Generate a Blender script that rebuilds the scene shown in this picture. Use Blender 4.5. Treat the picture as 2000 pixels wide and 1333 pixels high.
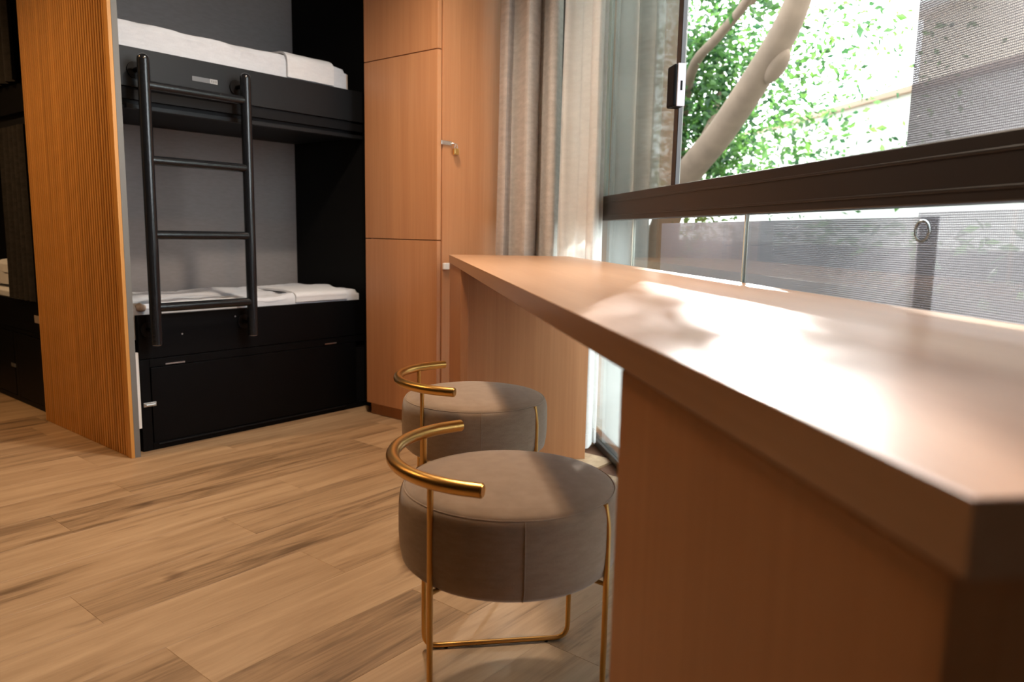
import bpy, bmesh, math, random
from mathutils import Vector, Matrix, noise

random.seed(7)
for o in list(bpy.data.objects):
    bpy.data.objects.remove(o)
SC = bpy.context.scene
COL = SC.collection

# ------------------------------------------------------------------ frames
PITCH, ROLL, YL, YA = 0.14386415, 0.01912277, 0.88594516, 0.15336755
ZV = Vector((0, 0, 1))
fw0 = Vector((math.sin(YL), math.cos(YL), 0))
rt0 = Vector((math.cos(YL), -math.sin(YL), 0))
FW = fw0 * math.cos(PITCH) - ZV * math.sin(PITCH)
U0 = fw0 * math.sin(PITCH) + ZV * math.cos(PITCH)
RT = rt0 * math.cos(ROLL) + U0 * math.sin(ROLL)
UP = -rt0 * math.sin(ROLL) + U0 * math.cos(ROLL)
AV = Vector((math.sin(YL - YA), math.cos(YL - YA), 0))     # along the window wall
NV = Vector((AV.y, -AV.x, 0))                              # towards the window
AROT = math.atan2(AV.y, AV.x)


def W(a, n, z=0.0):
    return AV * a + NV * n + ZV * z


# ------------------------------------------------------------------ camera
cam = bpy.data.cameras.new('camera')
cam.sensor_width = 36
cam.lens = 1462.65 / 2000 * 36
cam.clip_start = 0.02
cam.clip_end = 200
cam.dof.use_dof = True
cam.dof.focus_distance = 2.2
cam.dof.aperture_fstop = 3.4
co = bpy.data.objects.new('camera', cam)
COL.objects.link(co)
m = Matrix((RT, UP, -FW)).transposed().to_4x4()
m.translation = Vector((0, 0, 1))
co.matrix_world = m
SC.camera = co

# ------------------------------------------------------------------ light
SC.view_settings.view_transform = 'Standard'
SC.view_settings.look = 'None'
SC.view_settings.gamma = 1
SC.view_settings.use_curve_mapping = False
SC.view_settings.exposure = 1.0
SC.cycles.use_denoising = True
SC.cycles.max_bounces = 10
SC.cycles.diffuse_bounces = 5
SC.cycles.transparent_max_bounces = 24
SC.cycles.sample_clamp_indirect = 8
SC.cycles.caustics_reflective = False

wd = bpy.data.worlds.new('world')
SC.world = wd
wd.use_nodes = True
bg = wd.node_tree.nodes['Background']
bg.inputs[0].default_value = (0.90, 0.96, 1.0, 1)
bg.inputs[1].default_value = 4.3

sd = bpy.data.lights.new('sun', 'SUN')
sd.energy = 26
sd.color = (1.0, 0.93, 0.88)
sd.angle = math.radians(1.3)
so = bpy.data.objects.new('sun', sd)
COL.objects.link(so)
to_sun = (W(2.08, 1.0, 0.83)).normalized()
so.rotation_euler = to_sun.to_track_quat('Z', 'Y').to_euler()
so.location = to_sun * 20

# ceiling lamps of the room, (x, y, power)
LAMPS = [(W(2.05, -0.15), 4.0), (Vector((1.85, 2.10, 0)), 9.2), (Vector((0.35, 3.5, 0)), 5.5), (Vector((0.3, 5.1, 0)), 4.0)]
LAMP_TINT = [(1.0, 0.62, 0.32), (1.0, 0.84, 0.67), (1.0, 0.62, 0.30), (1.0, 0.62, 0.30)]
LAMP_COL = (1.0, 0.62, 0.30)


# ------------------------------------------------------------------ helpers
def link(o, parent=None):
    COL.objects.link(o)
    if parent:
        o.parent = parent
    return o


def tag(o, label, cat, group=None):
    o['label'] = label
    o['category'] = cat
    if group:
        o['group'] = group
    return o


def thing(name, label, cat, loc=(0, 0, 0), rz=0.0, group=None):
    o = bpy.data.objects.new(name, None)
    o.location = loc
    o.rotation_euler = (0, 0, rz)
    o.empty_display_size = 0.05
    link(o)
    return tag(o, label, cat, group)


def structure(name, loc=(0, 0, 0), rz=0.0):
    o = bpy.data.objects.new(name, None)
    o.location = loc
    o.rotation_euler = (0, 0, rz)
    link(o)
    o['kind'] = 'structure'
    return o


def obj(name, bm, mat, parent=None, smooth=False, label=None, loc=None, rz=None):
    me = bpy.data.meshes.new(name)
    bm.normal_update()
    bm.to_mesh(me)
    bm.free()
    if mat:
        me.materials.append(mat)
    if smooth:
        for p in me.polygons:
            p.use_smooth = True
        try:
            me.set_sharp_from_angle(angle=math.radians(40))
        except Exception:
            pass
    o = bpy.data.objects.new(name, me)
    link(o, parent)
    if loc is not None:
        o.location = loc
    if rz is not None:
        o.rotation_euler = (0, 0, rz)
    if label:
        o['label'] = label
    return o


def box(x0, x1, y0, y1, z0, z1, bev=0.0, seg=2, bm=None):
    b = bmesh.new()
    vs = [b.verts.new((x, y, z)) for x in (x0, x1) for y in (y0, y1) for z in (z0, z1)]
    for f in ((0, 1, 3, 2), (4, 6, 7, 5), (0, 4, 5, 1), (2, 3, 7, 6), (0, 2, 6, 4), (1, 5, 7, 3)):
        b.faces.new([vs[i] for i in f])
    bmesh.ops.recalc_face_normals(b, faces=b.faces)
    if bev > 0:
        bmesh.ops.bevel(b, geom=b.edges[:], offset=bev, segments=seg, profile=0.5, affect='EDGES')
    if bm is not None:
        merge(bm, b)
        return bm
    return b


def merge(bm, other, mat=None):
    me = bpy.data.meshes.new('tmp')
    other.to_mesh(me)
    other.free()
    if mat is not None:
        me.transform(mat)
    bm.from_mesh(me)
    bpy.data.meshes.remove(me)
    return bm


def tube(pts, r, seg=12, closed=False, caps=True, bm=None):
    """sweep of a circle along pts (list of Vector)"""
    b = bm if bm is not None else bmesh.new()
    pts = [Vector(p) for p in pts]
    n = len(pts)
    rings = []
    prev = None
    for i, p in enumerate(pts):
        if closed:
            t = (pts[(i + 1) % n] - pts[i - 1]).normalized()
        else:
            t = (pts[min(i + 1, n - 1)] - pts[max(i - 1, 0)]).normalized()
        if prev is None:
            ref = Vector((0, 0, 1)) if abs(t.z) < 0.9 else Vector((1, 0, 0))
            u = t.cross(ref).normalized()
        else:
            u = (prev - t * prev.dot(t)).normalized()
        prev = u
        v = t.cross(u)
        rr = r[i] if isinstance(r, (list, tuple)) else r
        rings.append([b.verts.new(p + u * math.cos(2 * math.pi * k / seg) * rr + v * math.sin(2 * math.pi * k / seg) * rr)
                      for k in range(seg)])
    for i in range(n if closed else n - 1):
        A_, B_ = rings[i], rings[(i + 1) % n]
        for k in range(seg):
            b.faces.new((A_[k], A_[(k + 1) % seg], B_[(k + 1) % seg], B_[k]))
    if caps and not closed:
        b.faces.new(list(reversed(rings[0])))
        b.faces.new(rings[-1])
    bmesh.ops.recalc_face_normals(b, faces=b.faces)
    return b


def fillet(pts, rad, seg=6):
    """polyline with rounded inner corners"""
    pts = [Vector(p) for p in pts]
    out = [pts[0]]
    for i in range(1, len(pts) - 1):
        p0, p, p1 = pts[i - 1], pts[i], pts[i + 1]
        d0 = (p0 - p).normalized()
        d1 = (p1 - p).normalized()
        a, c = p + d0 * rad, p + d1 * rad
        for k in range(seg + 1):
            t = k / seg
            out.append((1 - t) ** 2 * a + 2 * t * (1 - t) * p + t * t * c)
    out.append(pts[-1])
    return out


def lathe(profile, seg=48, bm=None, center=(0, 0)):
    b = bm if bm is not None else bmesh.new()
    rings = []
    for r, z in profile:
        if r < 1e-6:
            rings.append([b.verts.new((center[0], center[1], z))])
        else:
            rings.append([b.verts.new((center[0] + r * math.cos(2 * math.pi * k / seg),
                                       center[1] + r * math.sin(2 * math.pi * k / seg), z)) for k in range(seg)])
    for A_, B_ in zip(rings, rings[1:]):
        for k in range(seg):
            k2 = (k + 1) % seg
            if len(A_) == 1 and len(B_) == 1:
                continue
            if len(A_) == 1:
                b.faces.new((A_[0], B_[k], B_[k2]))
            elif len(B_) == 1:
                b.faces.new((A_[k], B_[0], A_[k2]))
            else:
                b.faces.new((A_[k], B_[k], B_[k2], A_[k2]))
    bmesh.ops.recalc_face_normals(b, faces=b.faces)
    return b


def catmull(P, n=6):
    out = []
    for i in range(len(P) - 1):
        p0 = Vector(P[max(i - 1, 0)])
        p1 = Vector(P[i])
        p2 = Vector(P[i + 1])
        p3 = Vector(P[min(i + 2, len(P) - 1)])
        for k in range(n):
            t = k / n
            out.append(0.5 * ((2 * p1) + (p2 - p0) * t + (2 * p0 - 5 * p1 + 4 * p2 - p3) * t * t
                              + (-p0 + 3 * p1 - 3 * p2 + p3) * t ** 3))
    out.append(Vector(P[-1]))
    return out


# ------------------------------------------------------------------ materials
def lin(c):
    return tuple((x / 255 / 12.92) if x / 255 <= 0.04045 else ((x / 255 + 0.055) / 1.055) ** 2.4 for x in c)


class NT:
    def __init__(self, name):
        self.m = bpy.data.materials.new(name)
        self.m.use_nodes = True
        self.t = self.m.node_tree
        self.b = self.t.nodes['Principled BSDF']
        self.out = self.t.nodes['Material Output']

    def n(self, typ, **kw):
        nd = self.t.nodes.new(typ)
        for k, v in kw.items():
            if k.startswith('i_'):
                key = k[2:].replace('_', ' ')
                nd.inputs[int(key) if key.isdigit() else key].default_value = v
            else:
                setattr(nd, k, v)
        return nd

    def l(self, a, b):
        self.t.links.new(a, b)

    def math(self, op, a, b=None, c=None):
        nd = self.n('ShaderNodeMath', operation=op)
        for i, v in enumerate((a, b, c)):
            if v is None:
                continue
            if hasattr(v, 'links'):
                self.l(v, nd.inputs[i])
            else:
                nd.inputs[i].default_value = v
        return nd.outputs[0]


def plain(name, col, rough=0.5, metal=0.0, bump=0.0, bscale=300, var=0.0, spec=0.5):
    q = NT(name)
    q.b.inputs['Base Color'].default_value = (*col, 1)
    q.b.inputs['Roughness'].default_value = rough
    q.b.inputs['Metallic'].default_value = metal
    q.b.inputs['Specular IOR Level'].default_value = spec
    tc = q.n('ShaderNodeTexCoord')
    if bump or var:
        nz = q.n('ShaderNodeTexNoise', i_Scale=bscale, i_Detail=3.0)
        q.l(tc.outputs['Object'], nz.inputs['Vector'])
        if bump:
            bp = q.n('ShaderNodeBump', i_Strength=bump, i_Distance=0.002)
            q.l(nz.outputs[0], bp.inputs['Height'])
            q.l(bp.outputs[0], q.b.inputs['Normal'])
    if var:
        nz2 = q.n('ShaderNodeTexNoise', i_Scale=6.0, i_Detail=5.0)
        q.l(tc.outputs['Object'], nz2.inputs['Vector'])
        mx = q.n('ShaderNodeMix', data_type='RGBA')
        mx.inputs[6].default_value = (*[c * (1 - var) for c in col], 1)
        mx.inputs[7].default_value = (*[min(1, c * (1 + var)) for c in col], 1)
        q.l(nz2.outputs[0], mx.inputs[0])
        q.l(mx.outputs[2], q.b.inputs['Base Color'])
    return q.m


def wood(name, c0, c1, scale=(60, 60, 2.0), rough=0.42, rand=0.0, bump=0.06, coat=0.0):
    """grain runs along the axis with the small scale"""
    q = NT(name)
    tc = q.n('ShaderNodeTexCoord')
    mp = q.n('ShaderNodeMapping')
    mp.inputs['Scale'].default_value = scale
    q.l(tc.outputs['Object'], mp.inputs['Vector'])
    oi = q.n('ShaderNodeObjectInfo')
    off = q.math('MULTIPLY', oi.outputs['Random'], 37.0)
    cb = q.n('ShaderNodeCombineXYZ')
    for i in range(3):
        q.l(off, cb.inputs[i])
    q.l(cb.outputs[0], mp.inputs['Location'])
    n1 = q.n('ShaderNodeTexNoise', i_Scale=1.0, i_Detail=6.0, i_Roughness=0.6, i_Distortion=0.6)
    q.l(mp.outputs[0], n1.inputs['Vector'])
    n2 = q.n('ShaderNodeTexNoise', i_Scale=0.16, i_Detail=3.0, i_Distortion=0.3)
    q.l(mp.outputs[0], n2.inputs['Vector'])
    a = q.math('MULTIPLY', n1.outputs[0], 0.55)
    s = q.math('MULTIPLY_ADD', n2.outputs[0], 0.6, a)
    if rand:
        r = q.math('MULTIPLY_ADD', oi.outputs['Random'], rand, -rand / 2)
        s = q.math('ADD', s, r)
    cr = q.n('ShaderNodeValToRGB')
    cr.color_ramp.elements[0].position = 0.36
    cr.color_ramp.elements[0].color = (*c0, 1)
    cr.color_ramp.elements[1].position = 0.78
    cr.color_ramp.elements[1].color = (*c1, 1)
    q.l(s, cr.inputs[0])
    q.l(cr.outputs[0], q.b.inputs['Base Color'])
    q.b.inputs['Roughness'].default_value = rough
    q.b.inputs['Coat Weight'].default_value = coat
    q.b.inputs['Coat Roughness'].default_value = 0.25
    bp = q.n('ShaderNodeBump', i_Strength=bump, i_Distance=0.001)
    q.l(n1.outputs[0], bp.inputs['Height'])
    q.l(bp.outputs[0], q.b.inputs['Normal'])
    return q.m


def floor_wood():
    q = NT('oak_plank')
    tc = q.n('ShaderNodeTexCoord')
    oi = q.n('ShaderNodeObjectInfo')
    off = q.math('MULTIPLY', oi.outputs['Random'], 91.0)
    cb = q.n('ShaderNodeCombineXYZ')
    for i in range(3):
        q.l(off, cb.inputs[i])
    va = q.n('ShaderNodeVectorMath', operation='ADD')
    q.l(tc.outputs['Object'], va.inputs[0])
    q.l(cb.outputs[0], va.inputs[1])

    def nz(scale, detail, dist, sc):
        mp = q.n('ShaderNodeMapping')
        mp.inputs['Scale'].default_value = sc
        q.l(va.outputs[0], mp.inputs['Vector'])
        n = q.n('ShaderNodeTexNoise', i_Scale=scale, i_Detail=detail, i_Distortion=dist, i_Roughness=0.6)
        q.l(mp.outputs[0], n.inputs['Vector'])
        return n.outputs[0]
    fine = nz(1.0, 6.0, 0.5, (4, 110, 20))
    broad = nz(1.0, 4.0, 0.8, (1.6, 14, 5))
    knot = nz(1.0, 2.0, 0.3, (3.2, 13, 5))
    s = q.math('MULTIPLY_ADD', fine, 0.30, q.math('MULTIPLY', broad, 0.85))
    s = q.math('ADD', s, q.math('MULTIPLY_ADD', oi.outputs['Random'], 0.22, -0.11))
    cr = q.n('ShaderNodeValToRGB')
    e = cr.color_ramp.elements
    e[0].position = 0.34
    e[0].color = (*FLOOR_C[0], 1)
    e[1].position = 0.80
    e[1].color = (*FLOOR_C[2], 1)
    k = e.new(0.54)
    k.color = (*FLOOR_C[1], 1)
    q.l(s, cr.inputs[0])
    kr = q.n('ShaderNodeValToRGB')
    kr.color_ramp.elements[0].position = 0.67
    kr.color_ramp.elements[0].color = (1, 1, 1, 1)
    kr.color_ramp.elements[1].position = 0.80
    kr.color_ramp.elements[1].color = (0.42, 0.36, 0.32, 1)
    q.l(knot, kr.inputs[0])
    mx = q.n('ShaderNodeMix', data_type='RGBA', blend_type='MULTIPLY')
    mx.inputs[0].default_value = 1.0
    q.l(cr.outputs[0], mx.inputs[6])
    q.l(kr.outputs[0], mx.inputs[7])
    q.l(mx.outputs[2], q.b.inputs['Base Color'])
    q.b.inputs['Roughness'].default_value = 0.5
    bp = q.n('ShaderNodeBump', i_Strength=0.12, i_Distance=0.001)
    q.l(fine, bp.inputs['Height'])
    q.l(bp.outputs[0], q.b.inputs['Normal'])
    return q.m


def fabric(name, c0, c1, scale=900, rough=0.95, sheen=0.3, transl=0.0, bump=0.25):
    q = NT(name)
    tc = q.n('ShaderNodeTexCoord')
    n1 = q.n('ShaderNodeTexNoise', i_Scale=scale, i_Detail=2.0)
    n2 = q.n('ShaderNodeTexNoise', i_Scale=scale / 9, i_Detail=4.0)
    mp = q.n('ShaderNodeMapping')
    mp.inputs['Scale'].default_value = (1, 1, 0.25)
    q.l(tc.outputs['Object'], mp.inputs['Vector'])
    q.l(mp.outputs[0], n1.inputs['Vector'])
    mp2 = q.n('ShaderNodeMapping')
    mp2.inputs['Scale'].default_value = (0.25, 0.25, 1)
    q.l(tc.outputs['Object'], mp2.inputs['Vector'])
    q.l(mp2.outputs[0], n2.inputs['Vector'])
    s = q.math('MULTIPLY_ADD', n1.outputs[0], 0.5, q.math('MULTIPLY', n2.outputs[0], 0.5))
    cr = q.n('ShaderNodeValToRGB')
    cr.color_ramp.elements[0].position = 0.38
    cr.color_ramp.elements[0].color = (*c0, 1)
    cr.color_ramp.elements[1].position = 0.62
    cr.color_ramp.elements[1].color = (*c1, 1)
    q.l(s, cr.inputs[0])
    q.l(cr.outputs[0], q.b.inputs['Base Color'])
    q.b.inputs['Roughness'].default_value = rough
    q.b.inputs['Sheen Weight'].default_value = sheen
    q.b.inputs['Specular IOR Level'].default_value = 0.2
    bp = q.n('ShaderNodeBump', i_Strength=bump, i_Distance=0.001)
    q.l(s, bp.inputs['Height'])
    q.l(bp.outputs[0], q.b.inputs['Normal'])
    if transl > 0:
        tr = q.n('ShaderNodeBsdfTranslucent')
        q.l(cr.outputs[0], tr.inputs['Color'])
        ms = q.n('ShaderNodeMixShader')
        ms.inputs[0].default_value = transl
        q.l(q.b.outputs[0], ms.inputs[1])
        q.l(tr.outputs[0], ms.inputs[2])
        q.l(ms.outputs[0], q.out.inputs['Surface'])
    return q.m


def glass(name, tint=(0.93, 0.96, 0.95), refl=1.0, dirt=0.0):
    q = NT(name)
    g = q.n('ShaderNodeNewGeometry')
    dp = q.n('ShaderNodeVectorMath', operation='DOT_PRODUCT')
    q.l(g.outputs['Normal'], dp.inputs[0])
    q.l(g.outputs['Incoming'], dp.inputs[1])
    c = q.math('ABSOLUTE', dp.outputs['Value'])
    f = q.math('POWER', q.math('SUBTRACT', 1.0, c), 5.0)
    f = q.math('MULTIPLY_ADD', f, 0.96 * refl, 0.04 * refl)
    tr = q.n('ShaderNodeBsdfTransparent')
    tr.inputs[0].default_value = (*tint, 1)
    gl = q.n('ShaderNodeBsdfGlossy')
    gl.inputs['Roughness'].default_value = 0.0
    ms = q.n('ShaderNodeMixShader')
    q.l(f, ms.inputs[0])
    q.l(tr.outputs[0], ms.inputs[1])
    q.l(gl.outputs[0], ms.inputs[2])
    last = ms
    if dirt:
        df = q.n('ShaderNodeBsdfTranslucent')
        df.inputs[0].default_value = (0.8, 0.8, 0.78, 1)
        m2 = q.n('ShaderNodeMixShader')
        m2.inputs[0].default_value = dirt
        q.l(ms.outputs[0], m2.inputs[1])
        q.l(df.outputs[0], m2.inputs[2])
        last = m2
    q.l(last.outputs[0], q.out.inputs['Surface'])
    return q.m


def mesh_cloth(name, col, pitch=0.0042, hole=0.62):
    q = NT(name)
    tc = q.n('ShaderNodeTexCoord')
    sp = q.n('ShaderNodeSeparateXYZ')
    q.l(tc.outputs['Object'], sp.inputs[0])

    def cell(v):
        fr = q.math('FRACT', q.math('DIVIDE', v, pitch))
        return q.math('LESS_THAN', q.math('ABSOLUTE', q.math('SUBTRACT', fr, 0.5)), hole / 2)
    h = q.math('MULTIPLY', cell(sp.outputs[0]), cell(sp.outputs[2]))
    df = q.n('ShaderNodeBsdfDiffuse')
    df.inputs[0].default_value = (*col, 1)
    tl = q.n('ShaderNodeBsdfTranslucent')
    tl.inputs[0].default_value = (*col, 1)
    a = q.n('ShaderNodeMixShader')
    a.inputs[0].default_value = 0.5
    q.l(df.outputs[0], a.inputs[1])
    q.l(tl.outputs[0], a.inputs[2])
    tr = q.n('ShaderNodeBsdfTransparent')
    ms = q.n('ShaderNodeMixShader')
    q.l(h, ms.inputs[0])
    q.l(a.outputs[0], ms.inputs[1])
    q.l(tr.outputs[0], ms.inputs[2])
    q.l(ms.outputs[0], q.out.inputs['Surface'])
    return q.m


FLOOR_C = [(0.13, 0.075, 0.036), (0.335, 0.212, 0.115), (0.46, 0.31, 0.18)]
M_FLOOR = floor_wood()
M_WOODZ = wood('beech_veneer_upright', (0.44, 0.185, 0.078), (0.56, 0.265, 0.120), (95, 95, 2.2))
M_DESK = wood('beech_veneer_desk', (0.41, 0.215, 0.112), (0.50, 0.285, 0.160), (2.2, 85, 85), rough=0.30, bump=0.03)
M_DESKLEG = wood('beech_veneer_leg', (0.42, 0.170, 0.055), (0.53, 0.235, 0.088), (85, 85, 2.2), rough=0.45)
M_SLAT = wood('oak_slat', (0.49, 0.22, 0.047), (0.78, 0.365, 0.083), (90, 90, 2.0), rough=0.5, rand=0.12)
M_SLATBACK = plain('slat_backing', (0.10, 0.035, 0.010), 0.8)
M_BLACK = plain('black_paint', (0.002, 0.002, 0.0025), 0.5, spec=0.12, bump=0.08, bscale=120, var=0.2)
M_BLACKM = plain('black_matt_board', (0.004, 0.004, 0.005), 0.6, spec=0.2)
M_BLACKIN = plain('black_inner_board', (0.003, 0.003, 0.003), 0.75, spec=0.15)
M_BOARD = plain('charcoal_bed_board', (0.0075, 0.008, 0.0095), 0.5, spec=0.3, bump=0.1, bscale=60, var=0.25)
M_METALB = plain('black_enamel_tube', (0.004, 0.004, 0.005), 0.55, spec=0.2, bump=0.25, bscale=90)
M_STEEL = plain('worn_steel', (0.55, 0.55, 0.55), 0.35, 1.0)
M_GREYP = plain('grey_laminate', (0.165, 0.160, 0.150), 0.55)
M_GREYF = fabric('grey_wall_fabric', (0.235, 0.215, 0.215), (0.265, 0.245, 0.245), 900, bump=0.02)
M_SHEET = fabric('white_sheet', (0.58, 0.595, 0.64), (0.66, 0.675, 0.72), 700, sheen=0.1, bump=0.05)
M_SHEET2 = fabric('cream_sheet', (0.65, 0.66, 0.69), (0.72, 0.73, 0.76), 700, sheen=0.1, bump=0.05)
M_MATT = fabric('mattress_ticking', (0.42, 0.33, 0.26), (0.55, 0.45, 0.38), 300)
M_STOOL = fabric('greige_upholstery', (0.285, 0.200, 0.138), (0.345, 0.250, 0.178), 1100, sheen=0.35)
M_BRASS = plain('brushed_brass', (0.63, 0.36, 0.11), 0.30, 1.0, bump=0.05, bscale=400)
M_BRASSL = plain('padlock_brass', (0.85, 0.58, 0.22), 0.3, 1.0)
M_CHROME = plain('bright_steel', (0.85, 0.85, 0.86), 0.25, 1.0)
M_WHITE = plain('white_plastic', (0.82, 0.80, 0.78), 0.5)
M_FRAME = plain('dark_bronze_aluminium', (0.012, 0.0085, 0.0075), 0.4, 0.0, bump=0.03, bscale=40, var=0.2)
M_LATCHG = plain('grey_latch_plate', (0.34, 0.32, 0.34), 0.5)
M_SEAL = plain('pale_glass_seal', (0.70, 0.74, 0.68), 0.4)
M_CURT = fabric('beige_linen_curtain', (0.52, 0.48, 0.445), (0.66, 0.61, 0.57), 500, transl=0.22, sheen=0.1)
M_SHEER = fabric('white_sheer_curtain', (0.86, 0.85, 0.84), (0.93, 0.92, 0.91), 500, transl=0.6, sheen=0.0)
M_BCURT = fabric('black_curtain', (0.018, 0.016, 0.014), (0.032, 0.028, 0.024), 500, sheen=0.05)
M_GLASS = glass('window_glass')
M_GLASSD = glass('sash_glass', (0.80, 0.84, 0.82), 2.2)
M_SCREEN = mesh_cloth('white_screen_mesh', (0.28, 0.265, 0.285), 0.0045, 0.53)
M_SCREENU = mesh_cloth('upper_screen_mesh', (0.19, 0.182, 0.192), 0.0045, 0.46)
M_SCREENG = mesh_cloth('grey_screen_mesh', (0.34, 0.35, 0.33), 0.0045, 0.52)
M_WALL = plain('dark_room_paint', (0.05, 0.04, 0.032), 0.9, bump=0.1)
M_CEIL = plain('ceiling_paint', (0.30, 0.26, 0.22), 0.95)
M_HEAD = plain('window_header_paint', (0.08, 0.07, 0.06), 0.9)

# ------------------------------------------------------------------ room shell
RW = 2.70                               # ceiling height
NW = 0.943                              # inner face of the window wall
A0, A1 = -1.8, 4.36


def prism(pts, z0, z1):
    b = bmesh.new()
    lo = [b.verts.new((p[0], p[1], z0)) for p in pts]
    hi = [b.verts.new((p[0], p[1], z1)) for p in pts]
    n = len(pts)
    b.faces.new(lo)
    b.faces.new(hi)
    for i in range(n):
        b.faces.new((lo[i], lo[(i + 1) % n], hi[(i + 1) % n], hi[i]))
    bmesh.ops.recalc_face_normals(b, faces=b.faces)
    return b


c_near = W(A0 - 0.1, NW + 0.10)
c_far = W(4.90, NW + 0.10)
XL = -2.3
YB = 5.75
room = [(c_near.x, c_near.y), (c_far.x, c_far.y), (c_far.x, YB), (XL, YB), (XL, c_near.y - 0.2)]
sub = structure('floor')
obj('floor_slab', prism(room, -0.12, -0.010), M_SLATBACK, sub)
PW = 0.2215
y_base = 1.467
JO = {0: 0.776, 1: 1.312, 2: 0.727, 3: 1.296, 4: 1.653, 5: 0.908, 6: 1.20, 7: 1.766}
PL = 1.32
plank_me = None


def inside_room(x, y):
    v = Vector((x, y, 0))
    return v.dot(NV) < NW + 0.03 and v.dot(AV) > A0 and y < YB and x > XL and x < c_far.x


far_bm = bmesh.new()
for k in range(-9, 20):
    y0 = y_base + k * PW
    j = JO.get(k, random.uniform(0, PL))
    i0 = math.floor((-1.2 - j) / PL)
    for i in range(i0, 5):
        x0 = j + i * PL
        x1 = x0 + PL
        if y0 > YB:
            continue
        xs0, xs1 = max(x0, XL), x1
        # clip the far ends at the window wall
        lim = (NW + 0.02 + NV.y * -1 * (y0 if NV.y < 0 else y0 + PW)) / NV.x
        xs1 = min(xs1, lim, c_far.x)
        if xs1 - xs0 < 0.05:
            continue
        if plank_me is None:
            b = box(0, PL, 0, PW, -0.010, 0, 0)
            bmesh.ops.bevel(b, geom=[e for e in b.edges if all(v.co.z > -0.001 for v in e.verts)], offset=0.0009,
                            segments=1, affect='EDGES')
            p = obj('plank', b, M_FLOOR, sub)
            plank_me = p.data
        else:
            p = bpy.data.objects.new('plank', plank_me)
            link(p, sub)
        p.location = (xs0, y0, 0)
        p.scale = ((xs1 - xs0) / PL, 1, 1)
ceil = obj('ceiling', prism(room, RW, RW + 0.1), M_CEIL)
ceil['kind'] = 'structure'


def wall(name, b, mat=None):
    o = obj(name, b, mat or M_WALL)
    o['kind'] = 'structure'
    return o


wall('wall_left', box(XL - 0.1, XL, c_near.y - 0.2, YB, -0.01, RW))
wall('wall_back', box(XL, c_far.x, YB, YB + 0.1, -0.01, RW))
wall('wall_right', box(c_far.x, c_far.x + 0.1, c_far.y, YB, -0.01, RW))
wall('wall_front', box(XL - 0.1, c_near.x + 0.02, c_near.y - 0.3, c_near.y - 0.2, -0.01, RW))

# the window wall: header and two solid ends
for bx_ in ((0.35, A1, 2.62, RW), (A1, 4.90, -0.01, RW), (A0 - 0.1, 0.35, -0.01, RW)):
    o = wall('wall_window', box(bx_[0], bx_[1], -NW - 0.06, -NW + 0.02, bx_[2], bx_[3]), M_HEAD)
    o.rotation_euler = (0, 0, AROT)

# upper sliding window (local x = along the wall, local -y = outwards)
w1 = structure('window_1', rz=AROT)
WA0, WA1 = 0.35, A1
b = box(WA0, WA1, -0.990, -0.930, 1.062, 1.172, 0.003)
box(WA0, WA1, -0.934, -0.927, 1.140, 1.146, 0.001, bm=b)
box(WA0, WA1, -0.934, -0.927, 1.082, 1.088, 0.001, bm=b)
obj('transom', b, M_FRAME, w1)
obj('top_rail', box(WA0, WA1, -0.985, -0.930, 2.56, 2.62, 0.002), M_FRAME, w1)
obj('sash_stile', box(2.505, 2.545, -0.957, -0.941, 1.172, 2.56, 0.002), M_FRAME, w1)
obj('glass_pane', box(2.545, 4.30, -0.951, -0.946, 1.172, 2.56), M_GLASSD, w1, label='tinted sliding glass sash')
obj('edge_seal', box(3.39, 3.425, -0.945, -0.935, 1.172, 2.56, 0.001), M_SEAL, w1)
lt = obj('latch', box(2.452, 2.520, -0.945, -0.902, 1.425, 1.560, 0.006), M_BLACK, w1)
obj('latch_plate', box(2.447, 2.4525, -0.940, -0.912, 1.424, 1.561, 0.002), M_LATCHG, lt)
obj('latch_slot', box(2.4455, 2.449, -0.929, -0.923, 1.475, 1.505), M_BLACKIN, lt)

# lower fixed glazing
w2 = structure('window_2', rz=AROT)
joints = [WA0, 0.962, 1.962, 2.962, 3.962, WA1]
for a, c in zip(joints, joints[1:]):
    obj('glass_pane', box(a + 0.003, c - 0.003, -0.953, -0.946, 0.03, 1.062), M_GLASS, w2)
for a in joints[1:-1]:
    obj('joint_seal', box(a - 0.003, a + 0.003, -0.955, -0.944, 0.03, 1.062), M_SEAL, w2)
obj('bottom_track', box(WA0, WA1, -0.975, -0.935, -0.002, 0.03, 0.003), M_FRAME, w2)

# ceiling lamps of the room
for i, (p, pw) in enumerate(LAMPS):
    t = thing('ceiling_lamp', ['round ceiling downlight above the stools', 'round ceiling downlight in front of the wardrobe', 'round ceiling downlight beside the slatted partition',
                               'round ceiling downlight beside the corner bunk'][i], 'lamp', (p.x, p.y, RW), group=None)
    obj('rim', lathe([(0.05, 0.0), (0.075, 0.0), (0.075, -0.012), (0.055, -0.014), (0.05, -0.004)], 24), M_WHITE, t, True)
    q = NT('lamp_lens')
    q.b.inputs['Emission Color'].default_value = (*LAMP_COL, 1)
    q.b.inputs['Emission Strength'].default_value = 6
    obj('lens', lathe([(0, -0.003), (0.05, -0.003)], 24), q.m, t)
    ld = bpy.data.lights.new('bulb', 'SPOT')
    ld.energy = pw * 8
    ld.color = LAMP_TINT[i]
    ld.spot_size = math.radians(150)
    ld.spot_blend = 0.8
    ld.shadow_soft_size = 0.06
    lo = bpy.data.objects.new('bulb', ld)
    link(lo, t)
    lo.location = (0, 0, -0.03)

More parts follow.
